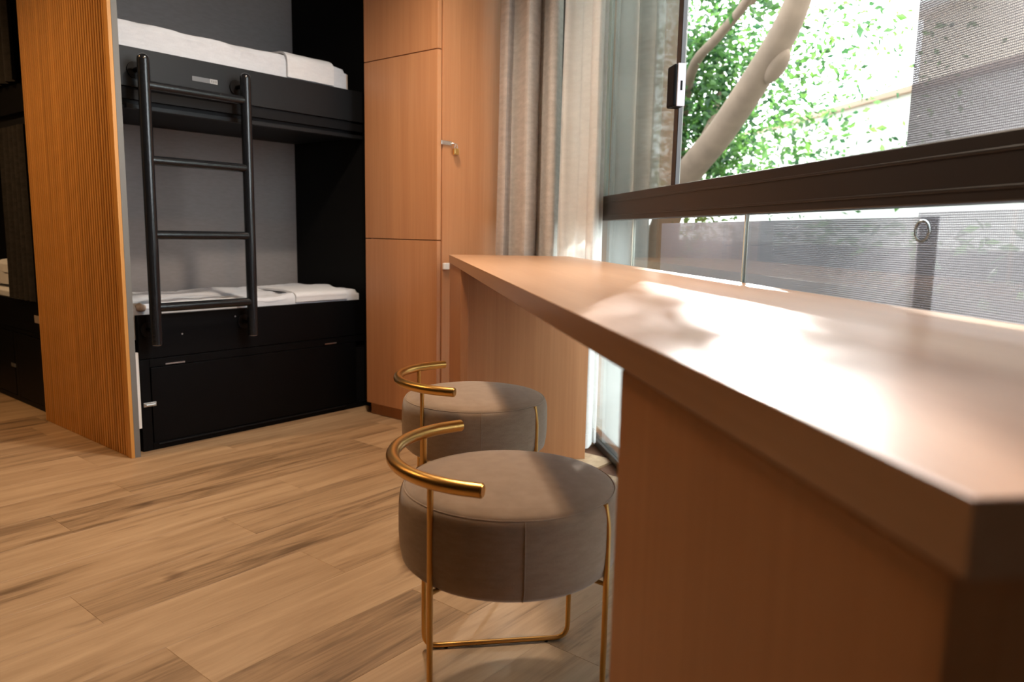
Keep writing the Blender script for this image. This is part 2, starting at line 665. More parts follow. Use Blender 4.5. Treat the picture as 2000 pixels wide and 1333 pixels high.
# ------------------------------------------------------------------ desk
D0, D1, DN0, DN1, DH, DT = 0.276, 3.617, 0.246, 0.832, 0.890, 0.038
desk = thing('desk', 'long beech-coloured desk in front of the window with dappled sunlight', 'desk', W(0, 0), AROT)
b = box(D0, 3.03, -DN1, -DN0, DH - DT, DH, 0.0012)
obj('desk_top', b, M_DESK, desk)
b = box(3.0312, D1, -DN1, -DN0, DH - DT, DH, 0.0012)
obj('end_board', b, M_DESK, desk)
for a0, a1, ai, far in ((0.289, 0.804, 0.42, False), (2.985, D1 - 0.004, 3.165, True)):  # both legs are one veneer; far leg's lighter colour paints in its light
    obj('front_board', box(a0, a1, -DN0 - 0.036, -DN0 - 0.004, 0.0, DH - DT - 0.003, 0.001), M_WOODZ if far else M_DESKLEG, desk)
    if far:
        obj('side_panel', box(ai, ai + 0.032, -DN1 + 0.002, -DN0 - 0.0365, 0, DH - DT, 0.001), M_WOODZ, desk)
    else:
        obj('side_panel', box(0.335, 0.367, -DN1 + 0.03, -DN0 - 0.0365, 0, DH - DT, 0.001), M_DESKLEG, desk)
        obj('side_panel', box(0.74, 0.772, -DN1 + 0.03, -DN0 - 0.0365, 0, DH - DT, 0.001), M_DESKLEG, desk)

# ------------------------------------------------------------------ stools
def make_stool(label, a, n):
    t = thing('stool', label, 'stool', W(a, n), AROT, 'round upholstered stools at the desk')
    R = 0.236
    prof = [(0, 0.300), (R * 0.80, 0.300), (R * 0.92, 0.303), (R * 0.975, 0.316), (R * 0.995, 0.34), (R * 1.004, 0.37), (R * 1.004, 0.41), (R, 0.44),
            (R * 0.988, 0.456), (R * 0.972, 0.4645), (R * 0.962, 0.4665), (R * 0.952, 0.4655)]
    obj('seat_body', lathe(prof, 72), M_STOOL, t, True)
    top = [(R * 0.952, 0.4650), (R * 0.945, 0.4690), (R * 0.91, 0.4745), (R * 0.80, 0.4805), (R * 0.6, 0.4855), (R * 0.3, 0.4885), (0, 0.4895)]
    obj('seat_top', lathe(top, 72), M_STOOL, t, True)
    ring = [Vector((R * 0.957 * math.cos(k / 72 * 2 * math.pi), R * 0.957 * math.sin(k / 72 * 2 * math.pi), 0.4675)) for k in range(72)]
    obj('piping', tube(ring, 0.0016, 6, closed=True), M_STOOL, t, True)
    # stitched vertical seam on the side that faces the room's near end
    sm = [Vector((-(r_ + 0.0006) * math.cos(0.02), (r_ + 0.0006) * math.sin(0.02), z)) for r_, z in prof[2:-1]]
    obj('seam', tube(sm, 0.0012, 6), M_STOOL, t, True)
    r = 0.0062
    # local x = A, local y = -N ; rods at x +-0.155, N -0.175/+0.175
    for s in (-1, 1):
        x = s * 0.157
        yb, yf = 0.177, -0.177      # yb: room side, yf: desk side
        pts = [(x, yb * 1.0, 0.525), (x, yb, 0.0075), (x, yf, 0.0075), (x, yf, 0.428), (x * 0.965, yf * 0.965, 0.4675)]
        pts = [Vector(p) for p in pts]
        path = [pts[0]] + fillet([pts[0], pts[1], pts[2], pts[3]], 0.035)[1:-1] + fillet([pts[2], pts[3] + Vector((0, 0, -0.004)), pts[4]], 0.02)[1:]
        obj('leg_frame', tube(path, r, 10), M_BRASS, t, True)
        for yy in (yb * 0.7, yf * 0.7):
            obj('foot', lathe([(0, 0.0), (0.005, 0.0), (0.005, 0.006), (0, 0.006)], 10, center=(x, yy)), M_BLACK, t, True)
        for yy in (yb, yf):
            br = tube([Vector((x, yy, 0.300)), Vector((x * 0.82, yy * 0.82, 0.302)), Vector((x * 0.7, yy * 0.7, 0.306))], 0.005, 8)
            obj('bracket', br, M_BRASS, t, True)
    RB = 0.249
    arc = []
    for k in range(33):
        th = math.radians(90 - 67 + 134 * k / 32)
        arc.append(Vector((RB * math.cos(th), RB * math.sin(th), 0.533)))
    t0 = (arc[0] - arc[1]).normalized()
    t1 = (arc[-1] - arc[-2]).normalized()
    arc = [arc[0] + t0 * 0.012] + arc + [arc[-1] + t1 * 0.012]
    br = obj('back_rail', tube(arc, 0.0142, 16), M_BRASS, t, True)
    for e, tt in ((arc[0], t0), (arc[-1], t1)):
        obj('end_cap', tube([e - tt * 0.001, e + tt * 0.0025], 0.0122, 16), M_BRASS, br, True)
    return t


make_stool('round greige stool with brass back rail, the nearer one with its whole seat in view', 1.537, 0.238)
make_stool('round greige stool with brass back rail, the farther one, partly behind the other', 2.385, 0.250)

# ------------------------------------------------------------------ slatted partition
part_ = thing('slatted_partition', 'tall orange-brown partition faced with narrow vertical wooden slats', 'partition', (1.39, 3.246, 0))
obj('backing_board', box(0.0162, 0.022, 0.036, 0.975, 0, RW - 0.002), M_SLATBACK, part_)
NS = 39
pitch = (0.972 - 0.036) / NS
sl_me = None
for k in range(NS):
    y = 0.036 + pitch * (k + 0.5)
    if sl_me is None:
        w = pitch * 0.27
        b = bmesh.new()
        sec = [(0.016, -w), (0.003, -w), (0.0, -w * 0.7), (0.0, w * 0.7), (0.003, w), (0.016, w)]
        lo = [b.verts.new((x, yy, 0.001)) for x, yy in sec]
        hi = [b.verts.new((x, yy, RW - 0.003)) for x, yy in sec]
        for i in range(len(sec)):
            j = (i + 1) % len(sec)
            b.faces.new((lo[i], lo[j], hi[j], hi[i]))
        b.faces.new(lo)
        b.faces.new(hi)
        bmesh.ops.recalc_face_normals(b, faces=b.faces)
        s = obj('slat', b, M_SLAT, part_)
        sl_me = s.data
    else:
        s = link(bpy.data.objects.new('slat', sl_me), part_)
    s.location = (0, y, 0)
obj('edge_trim', box(-0.001, 0.014, -0.001, 0.034, 0, RW - 0.002, 0.001), M_SLAT, part_, label='smooth wooden corner trim')
obj('inner_panel', box(0.0222, 0.039, 0.0358, 0.975, 0, RW - 0.002), M_GREYP, part_)
obj('grey_end_panel', box(0.0145, 0.039, 0.0, 0.0355, 0, RW - 0.002, 0.001), M_GREYP, part_, label='grey laminate end panel')

# ------------------------------------------------------------------ central bunk
X0, X1 = 1.443, 2.735
YF, YBK = 3.30, 3.95
bk = thing('bunk_bed', 'black two-tier built-in bunk with pipe ladder beside the slatted partition', 'bunk bed', (X0, YF, 0))


def bb(name, x0, x1, y0, y1, z0, z1, mat, bev=0.0015, parent=None, label=None):
    return obj(name, box(x0 - X0, x1 - X0, y0 - YF, y1 - YF, z0, z1, bev), mat, parent or bk, label=label)


bb('back_panel', X0, X1 + 0.02, YBK, YBK + 0.03, 0, RW - 0.01, M_GREYF, label='grey fabric back panel')
bb('end_panel', X1, X1 + 0.03, 3.16, YBK, 0, RW - 0.01, M_BLACKIN)
# upper tier
bb('bed_board', X0 + 0.002, X1, YF, YF + 0.024, 1.575, 1.735, M_BOARD)
bb('board_lip', X0 + 0.002, X1, YF + 0.012, YF + 0.03, 1.525, 1.574, M_BLACKM)
bb('under_rail', X0 + 0.03, X1, YF + 0.004, YF + 0.03, 1.487, 1.506, M_BOARD)
bb('bed_base', X0 + 0.002, X1, YF + 0.031, YBK, 1.50, 1.60, M_BLACKM)
bb('ceiling_board', X0, X1, YF, YBK, 2.66, 2.685, M_BLACKM)
# lower tier
bb('bed_board', X0 + 0.024, X1, YF, YF + 0.024, 0.418, 0.612, M_BLACK)
bb('bed_base', X0 + 0.024, X1, YF + 0.025, YBK, 0.40, 0.50, M_BLACKM)
bb('cabinet_body', X0 + 0.024, X1, YF + 0.022, YBK, 0.0, 0.398, M_BLACKM)
bb('cabinet_frame', X0 + 0.024, 1.512, YF + 0.003, YF + 0.0215, 0.0, 0.414, M_BLACK)
bb('cabinet_frame', 1.5125, X1, YF + 0.003, YF + 0.0215, 0.378, 0.414, M_BLACK)
bb('cabinet_frame', 1.5125, X1, YF + 0.003, YF + 0.0215, 0.0, 0.032, M_BLACK)
dr = bb('cabinet_door', 1.516, 2.66, YF + 0.001, YF + 0.0205, 0.034, 0.375, M_BLACK)
obj('hinge_plate', box(1.583 - X0, 1.672 - X0, -0.0015, 0.002, 0.383, 0.389), M_STEEL, bk)
obj('hinge_plate', box(2.451 - X0, 2.525 - X0, -0.0015, 0.002, 0.383, 0.389), M_STEEL, bk)
obj('bottom_rail', tube([Vector((1.535 - X0, -0.004, 0.026)), Vector((2.58 - X0, -0.004, 0.026))], 0.0035, 8), M_METALB, bk, True)
lt = bb('latch', 1.476, 1.532, YF - 0.002, YF + 0.004, 0.203, 0.222, M_STEEL, 0.001)
obj('latch_bolt', tube([Vector((1.485 - X0, -0.006, 0.212)), Vector((1.525 - X0, -0.006, 0.212))], 0.0035, 8), M_STEEL, lt, True)
bb('white_edge_strip', 1.450, 1.4655, YF + 0.001, YF + 0.015, 0.110, 0.45, M_WHITE, label='off-white vertical edge strip')
st = bb('sticker', 1.762, 1.846, YF - 0.0008, YF, 1.642, 1.662, plain('grey_sticker', (0.13, 0.135, 0.145), 0.5), 0)
bb('sticker_block', 1.846, 1.882, YF - 0.0009, YF, 1.642, 1.662, plain('pale_sticker', (0.33, 0.33, 0.33), 0.5), 0)
bm_ = bmesh.new()
for q_ in range(3):
    box(1.851 + q_ * 0.010 - X0, 1.857 + q_ * 0.010 - X0, -0.0011, -0.0009, 1.647, 1.657, bm=bm_)
o = obj('sticker_print', bm_, plain('sticker_ink', (0.17, 0.17, 0.17), 0.6), bk)
o['kind'] = 'stuff'
for x_, z_ in ((1.665, 0.515), (1.93, 0.575)):
    obj('screw_head', tube([Vector((x_ - X0, -0.0015, z_)), Vector((x_ - X0, 0.001, z_))], 0.004, 10), M_STEEL, bk, True)

# ladder
LX0, LX1, LY = 1.511, 1.974, 3.22
lad = thing('ladder', 'black tubular bunk ladder with chipped paint', 'ladder', (LX0, LY, 0.49))


def worn_black(name):
    q = NT(name)
    tc = q.n('ShaderNodeTexCoord')
    nz = q.n('ShaderNodeTexNoise', i_Scale=16.0, i_Detail=5.0, i_Roughness=0.7)
    q.l(tc.outputs['Object'], nz.inputs['Vector'])
    cr = q.n('ShaderNodeValToRGB')
    cr.color_ramp.elements[0].position = 0.705
    cr.color_ramp.elements[0].color = (0.008, 0.009, 0.011, 1)
    cr.color_ramp.elements[1].position = 0.725
    cr.color_ramp.elements[1].color = (0.55, 0.53, 0.50, 1)
    q.l(nz.outputs[0], cr.inputs[0])
    q.l(cr.outputs[0], q.b.inputs['Base Color'])
    q.b.inputs['Roughness'].default_value = 0.2
    nb = q.n('ShaderNodeTexNoise', i_Scale=55.0, i_Detail=3.0)
    q.l(tc.outputs['Object'], nb.inputs['Vector'])
    bp = q.n('ShaderNodeBump', i_Strength=0.3, i_Distance=0.002)
    q.l(nb.outputs[0], bp.inputs['Height'])
    q.l(bp.outputs[0], q.b.inputs['Normal'])
    return q.m


M_WORN = worn_black('chipped_black_enamel')
LW = LX1 - LX0
RR = 0.0245
for x in (0, LW):
    z0 = 0.0
    path = [Vector((x, 0, z0)), Vector((x, 0, z0 + 0.05)), Vector((x, 0, 1.10))]
    path = [Vector((x, 0, z0 + 1.185 * k / 14)) for k in range(15)]
    # rounded top end
    rads = [RR] * 15
    for dz, rr in ((0.010, 0.96), (0.016, 0.82), (0.021, 0.6), (0.0245, 0.3)):
        path.append(Vector((x, 0, z0 + 1.185 + dz)))
        rads.append(RR * rr)
    obj('rail', tube(path, rads, 20), M_WORN, lad, True)
    obj('rail_end_plug', tube([Vector((x, 0, -0.004)), Vector((x, 0, 0.001))], 0.018, 16), M_STEEL, lad, True)
    for z, yl in ((1.165, 3.30), (0.07, 3.30)):
        obj('wall_mount', tube([Vector((x, 0.0, z - 0.012)), Vector((x, 0.035, z - 0.012)), Vector((x, 0.079, z - 0.012))], 0.010, 12), M_METALB, lad, True)
        obj('mount_flange', tube([Vector((x, 0.072, z - 0.012)), Vector((x, 0.0795, z - 0.012))], 0.034, 24), M_METALB, lad, True)
for z0, z1 in ((1.560, 1.592), (1.264, 1.280), (0.960, 0.962), (0.652, 0.649)):
    z = (z0 + z1) / 2 - 0.49
    obj('rung', tube([Vector((0.006, 0, z)), Vector((LW * 0.5, 0, z)), Vector((LW - 0.006, 0, z))], 0.0195, 18), M_WORN, lad, True)


# ------------------------------------------------------------------ bedding
def soft_box(L, D, H, seed, amp=0.006, crown=0.02, r=0.03, nx=90, ny=40, wr=None, sag=0.0):
    """mattress with a sheet: a subdivided rounded slab, wrinkled on top"""
    b = bmesh.new()
    nz = 8
    grid = {}

    def pt(u, v, w):
        x, y, z = u * L, v * D, w * H
        ex = min(x, L - x)
        ey = min(y, D - y)
        # round the top and bottom edges
        def rnd(e):
            return r - math.sqrt(max(0, r * r - max(0, r - e) ** 2))
        top = w > 0.5
        if w == 1:
            z -= max(rnd(ex), rnd(ey)) * 0.9
        if 0.001 < w < 0.999 or w == 1:
            pass
        z += (crown * math.sin(math.pi * min(1, max(0, v))) * math.sin(math.pi * u) ** 0.5) * w if 0 < u < 1 else 0
        p = Vector((x, y, z))
        nn = noise.noise(Vector((x * 5 + seed, y * 7, z * 6))) * amp
        n2 = noise.noise(Vector((x * 14 + y * 9 + seed * 3, y * 12 - x * 5, z * 10))) * amp * 0.8
        n3 = -abs(noise.noise(Vector((x * 6 + y * 5 + seed, (y - x) * 1.5, z * 3)))) * amp * 1.5
        d = nn + n2 + n3 + (wr(x, y, z) if wr else 0)
        if w == 1:
            p.z += d
        elif v == 0:
            p.y -= d * 0.3
        elif v == 1:
            p.y += d * 0.5
        elif u == 0:
            p.x -= d * 0.5
        elif u == 1:
            p.x += d * 0.5
        return p

    def vert(i, j, k):
        key = (i, j, k)
        if key not in grid:
            grid[key] = b.verts.new(pt(i / nx, j / ny, k / nz))
        return grid[key]
    for i in range(nx):
        for j in range(ny):
            b.faces.new((vert(i, j, nz), vert(i + 1, j, nz), vert(i + 1, j + 1, nz), vert(i, j + 1, nz)))
            b.faces.new((vert(i, j, 0), vert(i, j + 1, 0), vert(i + 1, j + 1, 0), vert(i + 1, j, 0)))
    for k in range(nz):
        for i in range(nx):
            b.faces.new((vert(i, 0, k), vert(i + 1, 0, k), vert(i + 1, 0, k + 1), vert(i, 0, k + 1)))
            b.faces.new((vert(i, ny, k), vert(i, ny, k + 1), vert(i + 1, ny, k + 1), vert(i + 1, ny, k)))
        for j in range(ny):
            b.faces.new((vert(0, j, k), vert(0, j, k + 1), vert(0, j + 1, k + 1), vert(0, j + 1, k)))
            b.faces.new((vert(nx, j, k), vert(nx, j + 1, k), vert(nx, j + 1, k + 1), vert(nx, j, k + 1)))
    bmesh.ops.recalc_face_normals(b, faces=b.faces)
    return b


# upper bed: starts at the left end, white sheet, folded band near the right end
mu = thing('mattress', 'white-sheeted mattress on the upper bunk', 'mattress', (1.452, YF + 0.034, 1.603))
obj('sheet', soft_box(1.19, 0.595, 0.248, 3.1, 0.005, 0.012), M_SHEET, mu, True)
obj('mattress_end', soft_box(0.022, 0.57, 0.225, 9.1, 0.001, 0.0, nx=6, ny=12, r=0.01), M_MATT, mu, True, loc=(1.184, 0.01, 0.002), label='bare beige mattress end')
def draped_strip(L, path, seed, amp=0.003, t=0.010):
    P = catmull([(0, y, z) for y, z in path], 6)
    b = bmesh.new()
    nx = 24
    rows = []
    for i in range(nx + 1):
        x = L * i / nx
        rows.append([b.verts.new((x + 0.004 * noise.noise(Vector((p.y * 8, p.z * 8, seed + i // 24))),
                                  p.y + amp * noise.noise(Vector((x * 14, p.y * 9, seed))),
                                  p.z + abs(amp * noise.noise(Vector((x * 10, p.y * 12, seed + 4)))))) for p in P])
    for r0, r1 in zip(rows, rows[1:]):
        for k in range(len(P) - 1):
            b.faces.new((r0[k], r0[k + 1], r1[k + 1], r1[k]))
    bmesh.ops.recalc_face_normals(b, faces=b.faces)
    bmesh.ops.solidify(b, geom=b.faces[:], thickness=t)
    return b


fs = thing('folded_sheet', 'folded white sheet laid across the upper mattress near its right end', 'bed sheet', (2.268, YF + 0.034, 1.603))
obj('fold_layer', draped_strip(0.28, [(0.56, 0.272), (0.40, 0.279), (0.20, 0.277), (0.06, 0.270), (0.010, 0.258), (-0.013, 0.235), (-0.016, 0.19), (-0.016, 0.140)], 2.2), M_SHEET2, fs, True)


def sheetfold(x, y, z):
    d = 0
    e = y - (0.26 + 0.16 * math.sin(x * 2.2 + 0.5))
    d += 0.010 * math.exp(-(e / 0.03) ** 2)
    e2 = x - 0.78 - 0.35 * y
    d += 0.009 / (1 + math.exp(-e2 / 0.01))
    return d


ml = thing('mattress', 'rumpled white-sheeted mattress on the lower bunk', 'mattress', (X0 + 0.022, YF + 0.028, 0.503))
obj('sheet', soft_box(1.24, 0.60, 0.158, 7.3, 0.010, 0.010, wr=sheetfold, r=0.02), M_SHEET, ml, True)
obj('rolled_corner', tube([Vector((0.012, 0.004, 0.140)), Vector((0.028, 0.002, 0.142)), Vector((0.05, 0.004, 0.136))], [0.012, 0.02, 0.014], 14), M_MATT, ml, True, label='beige mattress corner showing under the sheet')
fs2 = thing('folded_sheet', 'folded white sheet laid across the lower mattress near its right end', 'bed sheet', (2.285, YF + 0.028, 0.503))
obj('fold_layer', draped_strip(0.33, [(0.36, 0.172), (0.24, 0.176), (0.12, 0.176), (0.05, 0.172), (0.006, 0.166), (-0.012, 0.152), (-0.013, 0.135), (-0.013, 0.118)], 6.2), M_SHEET2, fs2, True)

# ------------------------------------------------------------------ corner bunk on the far left
LBX = 1.446
lb = thing('bunk_bed', 'dark bunk at the left edge, black cupboards under the bed', 'bunk bed', (LBX, 4.26, 0))


def lbx(name, y0, y1, z0, z1, mat, x0=0.0, x1=0.02, bev=0.0015, parent=None, label=None):
    return obj(name, box(x0, x1, y0 - 4.26, y1 - 4.26, z0, z1, bev), mat, parent or lb, label=label)


lbx('end_panel', 4.262, 4.29, 0, RW - 0.01, M_BLACKIN, 0.03, 1.0)
lbx('back_panel', 4.29, 5.72, 0, RW - 0.01, M_GREYF, 1.0, 1.03)
lbx('end_panel', 5.70, 5.72, 0, RW - 0.01, M_BLACKIN, 0.0, 1.0)
lbx('bed_board', 4.262, 5.70, 0.425, 0.590, M_BLACK)
lbx('bed_base', 4.29, 5.70, 0.38, 0.48, M_BLACKM, 0.022, 1.0)
lbx('cabinet_frame', 4.262, 5.70, 0.0, 0.030, M_BLACK, 0.006, 0.022)
lbx('cabinet_frame', 4.262, 5.70, 0.40, 0.424, M_BLACK, 0.003, 0.022)
lbx('cabinet_frame', 4.755, 4.800, 0.0305, 0.3995, M_BLACK, 0.003, 0.022)
lbx('cabinet_body', 4.29, 5.70, 0.0, 0.379, M_BLACKM, 0.0225, 1.0)
lbx('cabinet_door', 4.300, 4.752, 0.034, 0.396, M_BLACK, 0.002, 0.0215)
dd = lbx('cabinet_door', 4.803, 5.60, 0.034, 0.396, M_BLACK, 0.002, 0.0215)
lbx('latch', 4.785, 4.850, 0.195, 0.215, M_STEEL, -0.003, 0.002)
lbx('paper_tag', 4.345, 4.445, 0.480, 0.520, plain('tag_paper', (0.30, 0.24, 0.20), 0.8), -0.001, 0.0, 0, label='pale paper tag')
lbx('bed_board', 4.262, 5.70, 1.56, 1.70, M_BLACK)
lbx('bed_base', 4.29, 5.70, 1.50, 1.60, M_BLACKM, 0.022, 1.0)
lbx('ceiling_board', 4.262, 5.70, 2.6, 2.62, M_BLACKM, 0.0, 1.0)
m3 = thing('mattress', 'mattress on the lower tier of the left-edge bunk', 'mattress', (LBX + 0.03, 4.31, 0.483))
obj('sheet', soft_box(0.90, 1.36, 0.15, 1.7, 0.004, 0.01, nx=30, ny=40), M_SHEET2, m3, True)
pl_ = thing('pillow', 'pale pillow glimpsed behind the dark curtain at the left edge', 'pillow', (LBX + 0.04, 4.74, 0.652))
obj('pillow_case', soft_box(0.42, 0.50, 0.13, 4.4, 0.01, 0.02, nx=24, ny=24, r=0.06), M_SHEET2, pl_, True)


def drape(path2, zb, zt, top_scale=1.0, ctr=None, n=5, thick=0.004, nzr=10):
    P = catmull([(p[0], p[1], 0) for p in path2], n)
    b = bmesh.new()
    rows = []
    if ctr is None:
        ctr = sum((p for p in P), Vector()) / len(P)
    ctr = Vector((ctr[0], ctr[1], 0))
    for k in range(nzr + 1):
        f = k / nzr
        z = zb + (zt - zb) * f
        sc = 1 + (top_scale - 1) * f
        rows.append([b.verts.new((ctr.x + (p.x - ctr.x) * sc + 0.004 * noise.noise(Vector((p.x * 9, z * 2, p.y * 9))),
                                  ctr.y + (p.y - ctr.y) * sc + 0.004 * noise.noise(Vector((p.y * 9, z * 2, p.x * 9 + 5))), z)) for p in P])
    for r0, r1 in zip(rows, rows[1:]):
        for i in range(len(P) - 1):
            b.faces.new((r0[i], r0[i + 1], r1[i + 1], r1[i]))
    bmesh.ops.recalc_face_normals(b, faces=b.faces)
    bmesh.ops.solidify(b, geom=b.faces[:], thickness=thick)
    return b


def black_drape(label, y0, y1, zb, zt, nf):
    pts = []
    for k in range(nf * 2 + 1):
        pts.append((LBX - 0.022 + (0.018 if k % 2 else -0.012), y0 + (y1 - y0) * k / (nf * 2)))
    t = thing('black_curtain', label, 'curtain', (0, 0, 0))
    obj('cloth', drape(pts, zb, zt, 0.92), M_BCURT, t, True)
    return t


black_drape('dark curtain gathered on the lower tier beside the slatted partition', 4.30, 4.68, 0.600, 1.49, 5)
black_drape('dark curtain hanging on the upper tier of the left-edge bunk', 4.40, 5.00, 1.71, 2.58, 6)

# ------------------------------------------------------------------ wardrobe
WX, WY = 2.615, 2.62
wr_ = thing('wardrobe', 'tall orange beech wardrobe with three stacked side doors and a padlocked front', 'wardrobe', (WX, WY, 0))
WD = 0.535
obj('carcass', box(0.036, 1.00, 0.002, WD - 0.002, 0.0, RW - 0.004, 0.001), M_WOODZ, wr_)
gap = 0.0022
zs = [0.063, 0.955, 1.852, 2.66]
for z0, z1 in zip(zs, zs[1:]):
    obj('side_door', box(0.0, 0.026, 0.0, WD, z0 + gap, z1 - gap, 0.0012), M_WOODZ, wr_)
obj('plinth', box(0.030, 0.0359, 0.022, WD, 0.0, 0.060), M_WOODZ, wr_)
obj('front_panel', box(0.0375, 0.995, -0.0, 0.0015, 0.0, RW - 0.01), M_WOODZ, wr_)
hp = obj('hasp', box(0.022, 0.095, -0.006, -0.001, 1.414, 1.434, 0.002), M_CHROME, wr_, label='bright steel hasp')
obj('staple', tube([Vector((0.098 + 0.010 * math.cos(a), -0.006 - 0.012 * math.sin(a), 1.424)) for a in [k * math.pi / 8 for k in range(9)]], 0.0022, 8), M_CHROME, hp, True)
pdl = thing('padlock', 'small brass padlock hanging from the wardrobe hasp', 'padlock', (WX + 0.112, WY - 0.016, 1.372))
obj('lock_body', box(-0.016, 0.016, -0.007, 0.007, 0, 0.030, 0.003), M_BRASSL, pdl)
obj('shackle', tube([Vector((0.009 * math.cos(a), 0, 0.028 + 0.020 * math.sin(a) + 0.004)) for a in [k * math.pi / 10 for k in range(11)]], 0.0022, 8), M_CHROME, pdl, True)
stp = thing('door_bumper', 'tiny white bumper on the wardrobe beside the desk corner', 'bumper', (WX + 0.056, WY - 0.006, 0.829))
obj('bumper_block', box(-0.018, 0.018, -0.010, 0.006, -0.016, 0.016, 0.003), M_WHITE, stp)

# ------------------------------------------------------------------ curtains at the window
CP = [(3.93, .503), (3.86, .530), (3.92, .572), (3.82, .605), (3.73, .625), (3.78, .680), (3.87, .712), (3.80, .735),
      (3.69, .735), (3.68, .765), (3.74, .790), (3.80, .82)]
cb_ = thing('curtain', 'beige linen curtain gathered in deep folds beside the wardrobe', 'curtain', (0, 0, 0), AROT)
obj('curtain_cloth', drape([(a, -n) for a, n in CP], 0.02, 2.40, 0.88, (3.74, -0.70), nzr=14), M_CURT, cb_, True)
SP = [(3.70, .79), (3.635, .785), (3.64, .83), (3.60, .862), (3.52, .850), (3.44, .895), (3.38, .858), (3.30, .848), (3.27, .868), (3.335, .900), (3.40, .916), (3.345, .927)]
cs_ = thing('sheer_curtain', 'pale sheer curtain between the desk end and the window glass', 'curtain', (0, 0, 0), AROT)
obj('curtain_cloth', drape([(a, -n) for a, n in SP], 0.02, 2.40, 0.90, (3.45, -0.88), nzr=14), M_SHEER, cs_, True)
obj('hem', drape([(a - 0.004, -n + 0.004) for a, n in SP], 0.018, 0.085, 1.0, (3.45, -0.88), nzr=2, thick=0.006), M_SHEER, cs_, True)

# ------------------------------------------------------------------ outside
out_ground = thing('courtyard_paving', 'pale paving of the courtyard outside the window', 'paving', W(0, 0), AROT)
obj('paving_slab', box(-6, 22, -12, -1.10, -0.25, -0.06), plain('pale_paving', (0.28, 0.27, 0.25), 0.9, var=0.15, bump=0.2), out_ground)


def screen(label, a0, a1, n, z0, z1, mat, group=None):
    a0 = max(a0, 0.36)
    t = thing('mesh_screen', label, 'screen', W(0, 0), AROT, group)
    b = bmesh.new()
    v = [b.verts.new(p) for p in ((a0, -n, z0), (a1, -n, z0), (a1, -n, z1), (a0, -n, z1))]
    b.faces.new(v)
    bmesh.ops.subdivide_edges(b, edges=b.edges[:], cuts=6, use_grid_fill=True)
    for vv in b.verts:
        vv.co.y += 0.004 * noise.noise(Vector((vv.co.x * 3, n * 7, vv.co.z * 2)))
    g = bmesh.ops.duplicate(b, geom=b.faces[:])
    for vv in g['geom']:
        if isinstance(vv, bmesh.types.BMVert):
            vv.co.y -= 0.0011            # the cloth has a thickness: a second layer of the weave
    obj('screen_cloth', b, mat, t, True)
    return t


screen('perforated white screen hanging outside the upper window at the right edge', -0.6, 1.42, 1.02, 1.188, 2.60, M_SCREENU)
lo_l = screen('perforated pale screen outside the lower glass, the left one of two', 1.305, 2.83, 1.02, 0.02, 1.046, M_SCREEN)
lo_r = screen('perforated pale screen outside the lower glass, the right one of two', -0.6, 1.375, 1.028, 0.02, 1.056, M_SCREEN)
gz = [Vector((1.340 + 0.020 * math.cos(k / 20 * 2 * math.pi), -1.013, 1.018 + 0.020 * math.sin(k / 20 * 2 * math.pi))) for k in range(20)]
obj('grommet', tube(gz, 0.003, 8, closed=True), M_STEEL, lo_l, True)

screen('added sun-blocking grey screen outside the tinted sash above the bar', 2.69, 4.34, 1.03, 1.16, 2.60, M_SCREENG)  # added to hold back direct sun, so the desk patch ends at the stile
sill = thing('outer_ledge', 'pale ledge running outside under the window bar', 'ledge', W(0, 0), AROT)

M_BW = plain('white_render_wall', (0.86, 0.84, 0.80), 0.9, var=0.04)
M_BC = plain('cream_render_wall', (0.80, 0.74, 0.62), 0.9, var=0.05)
gw = thing('garden_wall', 'low white rendered garden wall with a brown coping', 'wall', W(0, 0), AROT)
obj('wall_face', box(2, 19, -6.3, -6.0, -0.05, 2.72), M_BW, gw)
obj('coping', box(2, 19, -6.36, -5.94, 2.72, 2.80, 0.01), plain('brown_coping', (0.46, 0.32, 0.24), 0.8), gw)
bd = thing('neighbour_building', 'cream rendered building beyond the garden wall', 'building', W(0, 0), AROT)
obj('facade', box(1.0, 11.0, -12, -8.0, -0.05, 4.4), M_BC, bd)
obj('roof_edge', box(0.8, 11.2, -12.2, -7.8, 4.4, 4.52), M_BW, bd)
bpy.data.objects.remove(sill)

wg = thing('building_wing', 'grey rendered wing of the building seen through the tinted sash', 'building', W(0, 0), AROT)
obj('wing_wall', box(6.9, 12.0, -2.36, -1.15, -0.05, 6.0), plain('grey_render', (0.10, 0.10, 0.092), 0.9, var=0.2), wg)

# tree
M_BARK = plain('pale_brown_bark', (0.165, 0.118, 0.080), 0.9, bump=0.5, bscale=25, var=0.35)


def leaf_mat():
    q = NT('green_leaf')
    g = q.n('ShaderNodeNewGeometry')
    cr = q.n('ShaderNodeValToRGB')
    cr.color_ramp.elements[0].color = (0.014, 0.055, 0.022, 1)
    cr.color_ramp.elements[1].color = (0.08, 0.19, 0.035, 1)
    q.l(g.outputs['Random Per Island'], cr.inputs[0])
    q.l(cr.outputs[0], q.b.inputs['Base Color'])
    q.b.inputs['Roughness'].default_value = 0.4
    tl = q.n('ShaderNodeBsdfTranslucent')
    q.l(cr.outputs[0], tl.inputs['Color'])
    ms = q.n('ShaderNodeMixShader')
    ms.inputs[0].default_value = 0.5
    q.l(q.b.outputs[0], ms.inputs[1])
    q.l(tl.outputs[0], ms.inputs[2])
    q.l(ms.outputs[0], q.out.inputs['Surface'])
    return q.m


M_LEAF = leaf_mat()
tr = thing('tree', 'leafy tree with a leaning pale trunk outside the window', 'tree', W(7.9, 2.6, -0.05), AROT)
TB = Vector((7.9, -2.6, -0.05))


def tl_(a, n, z):
    return Vector((a, -n, z)) - TB


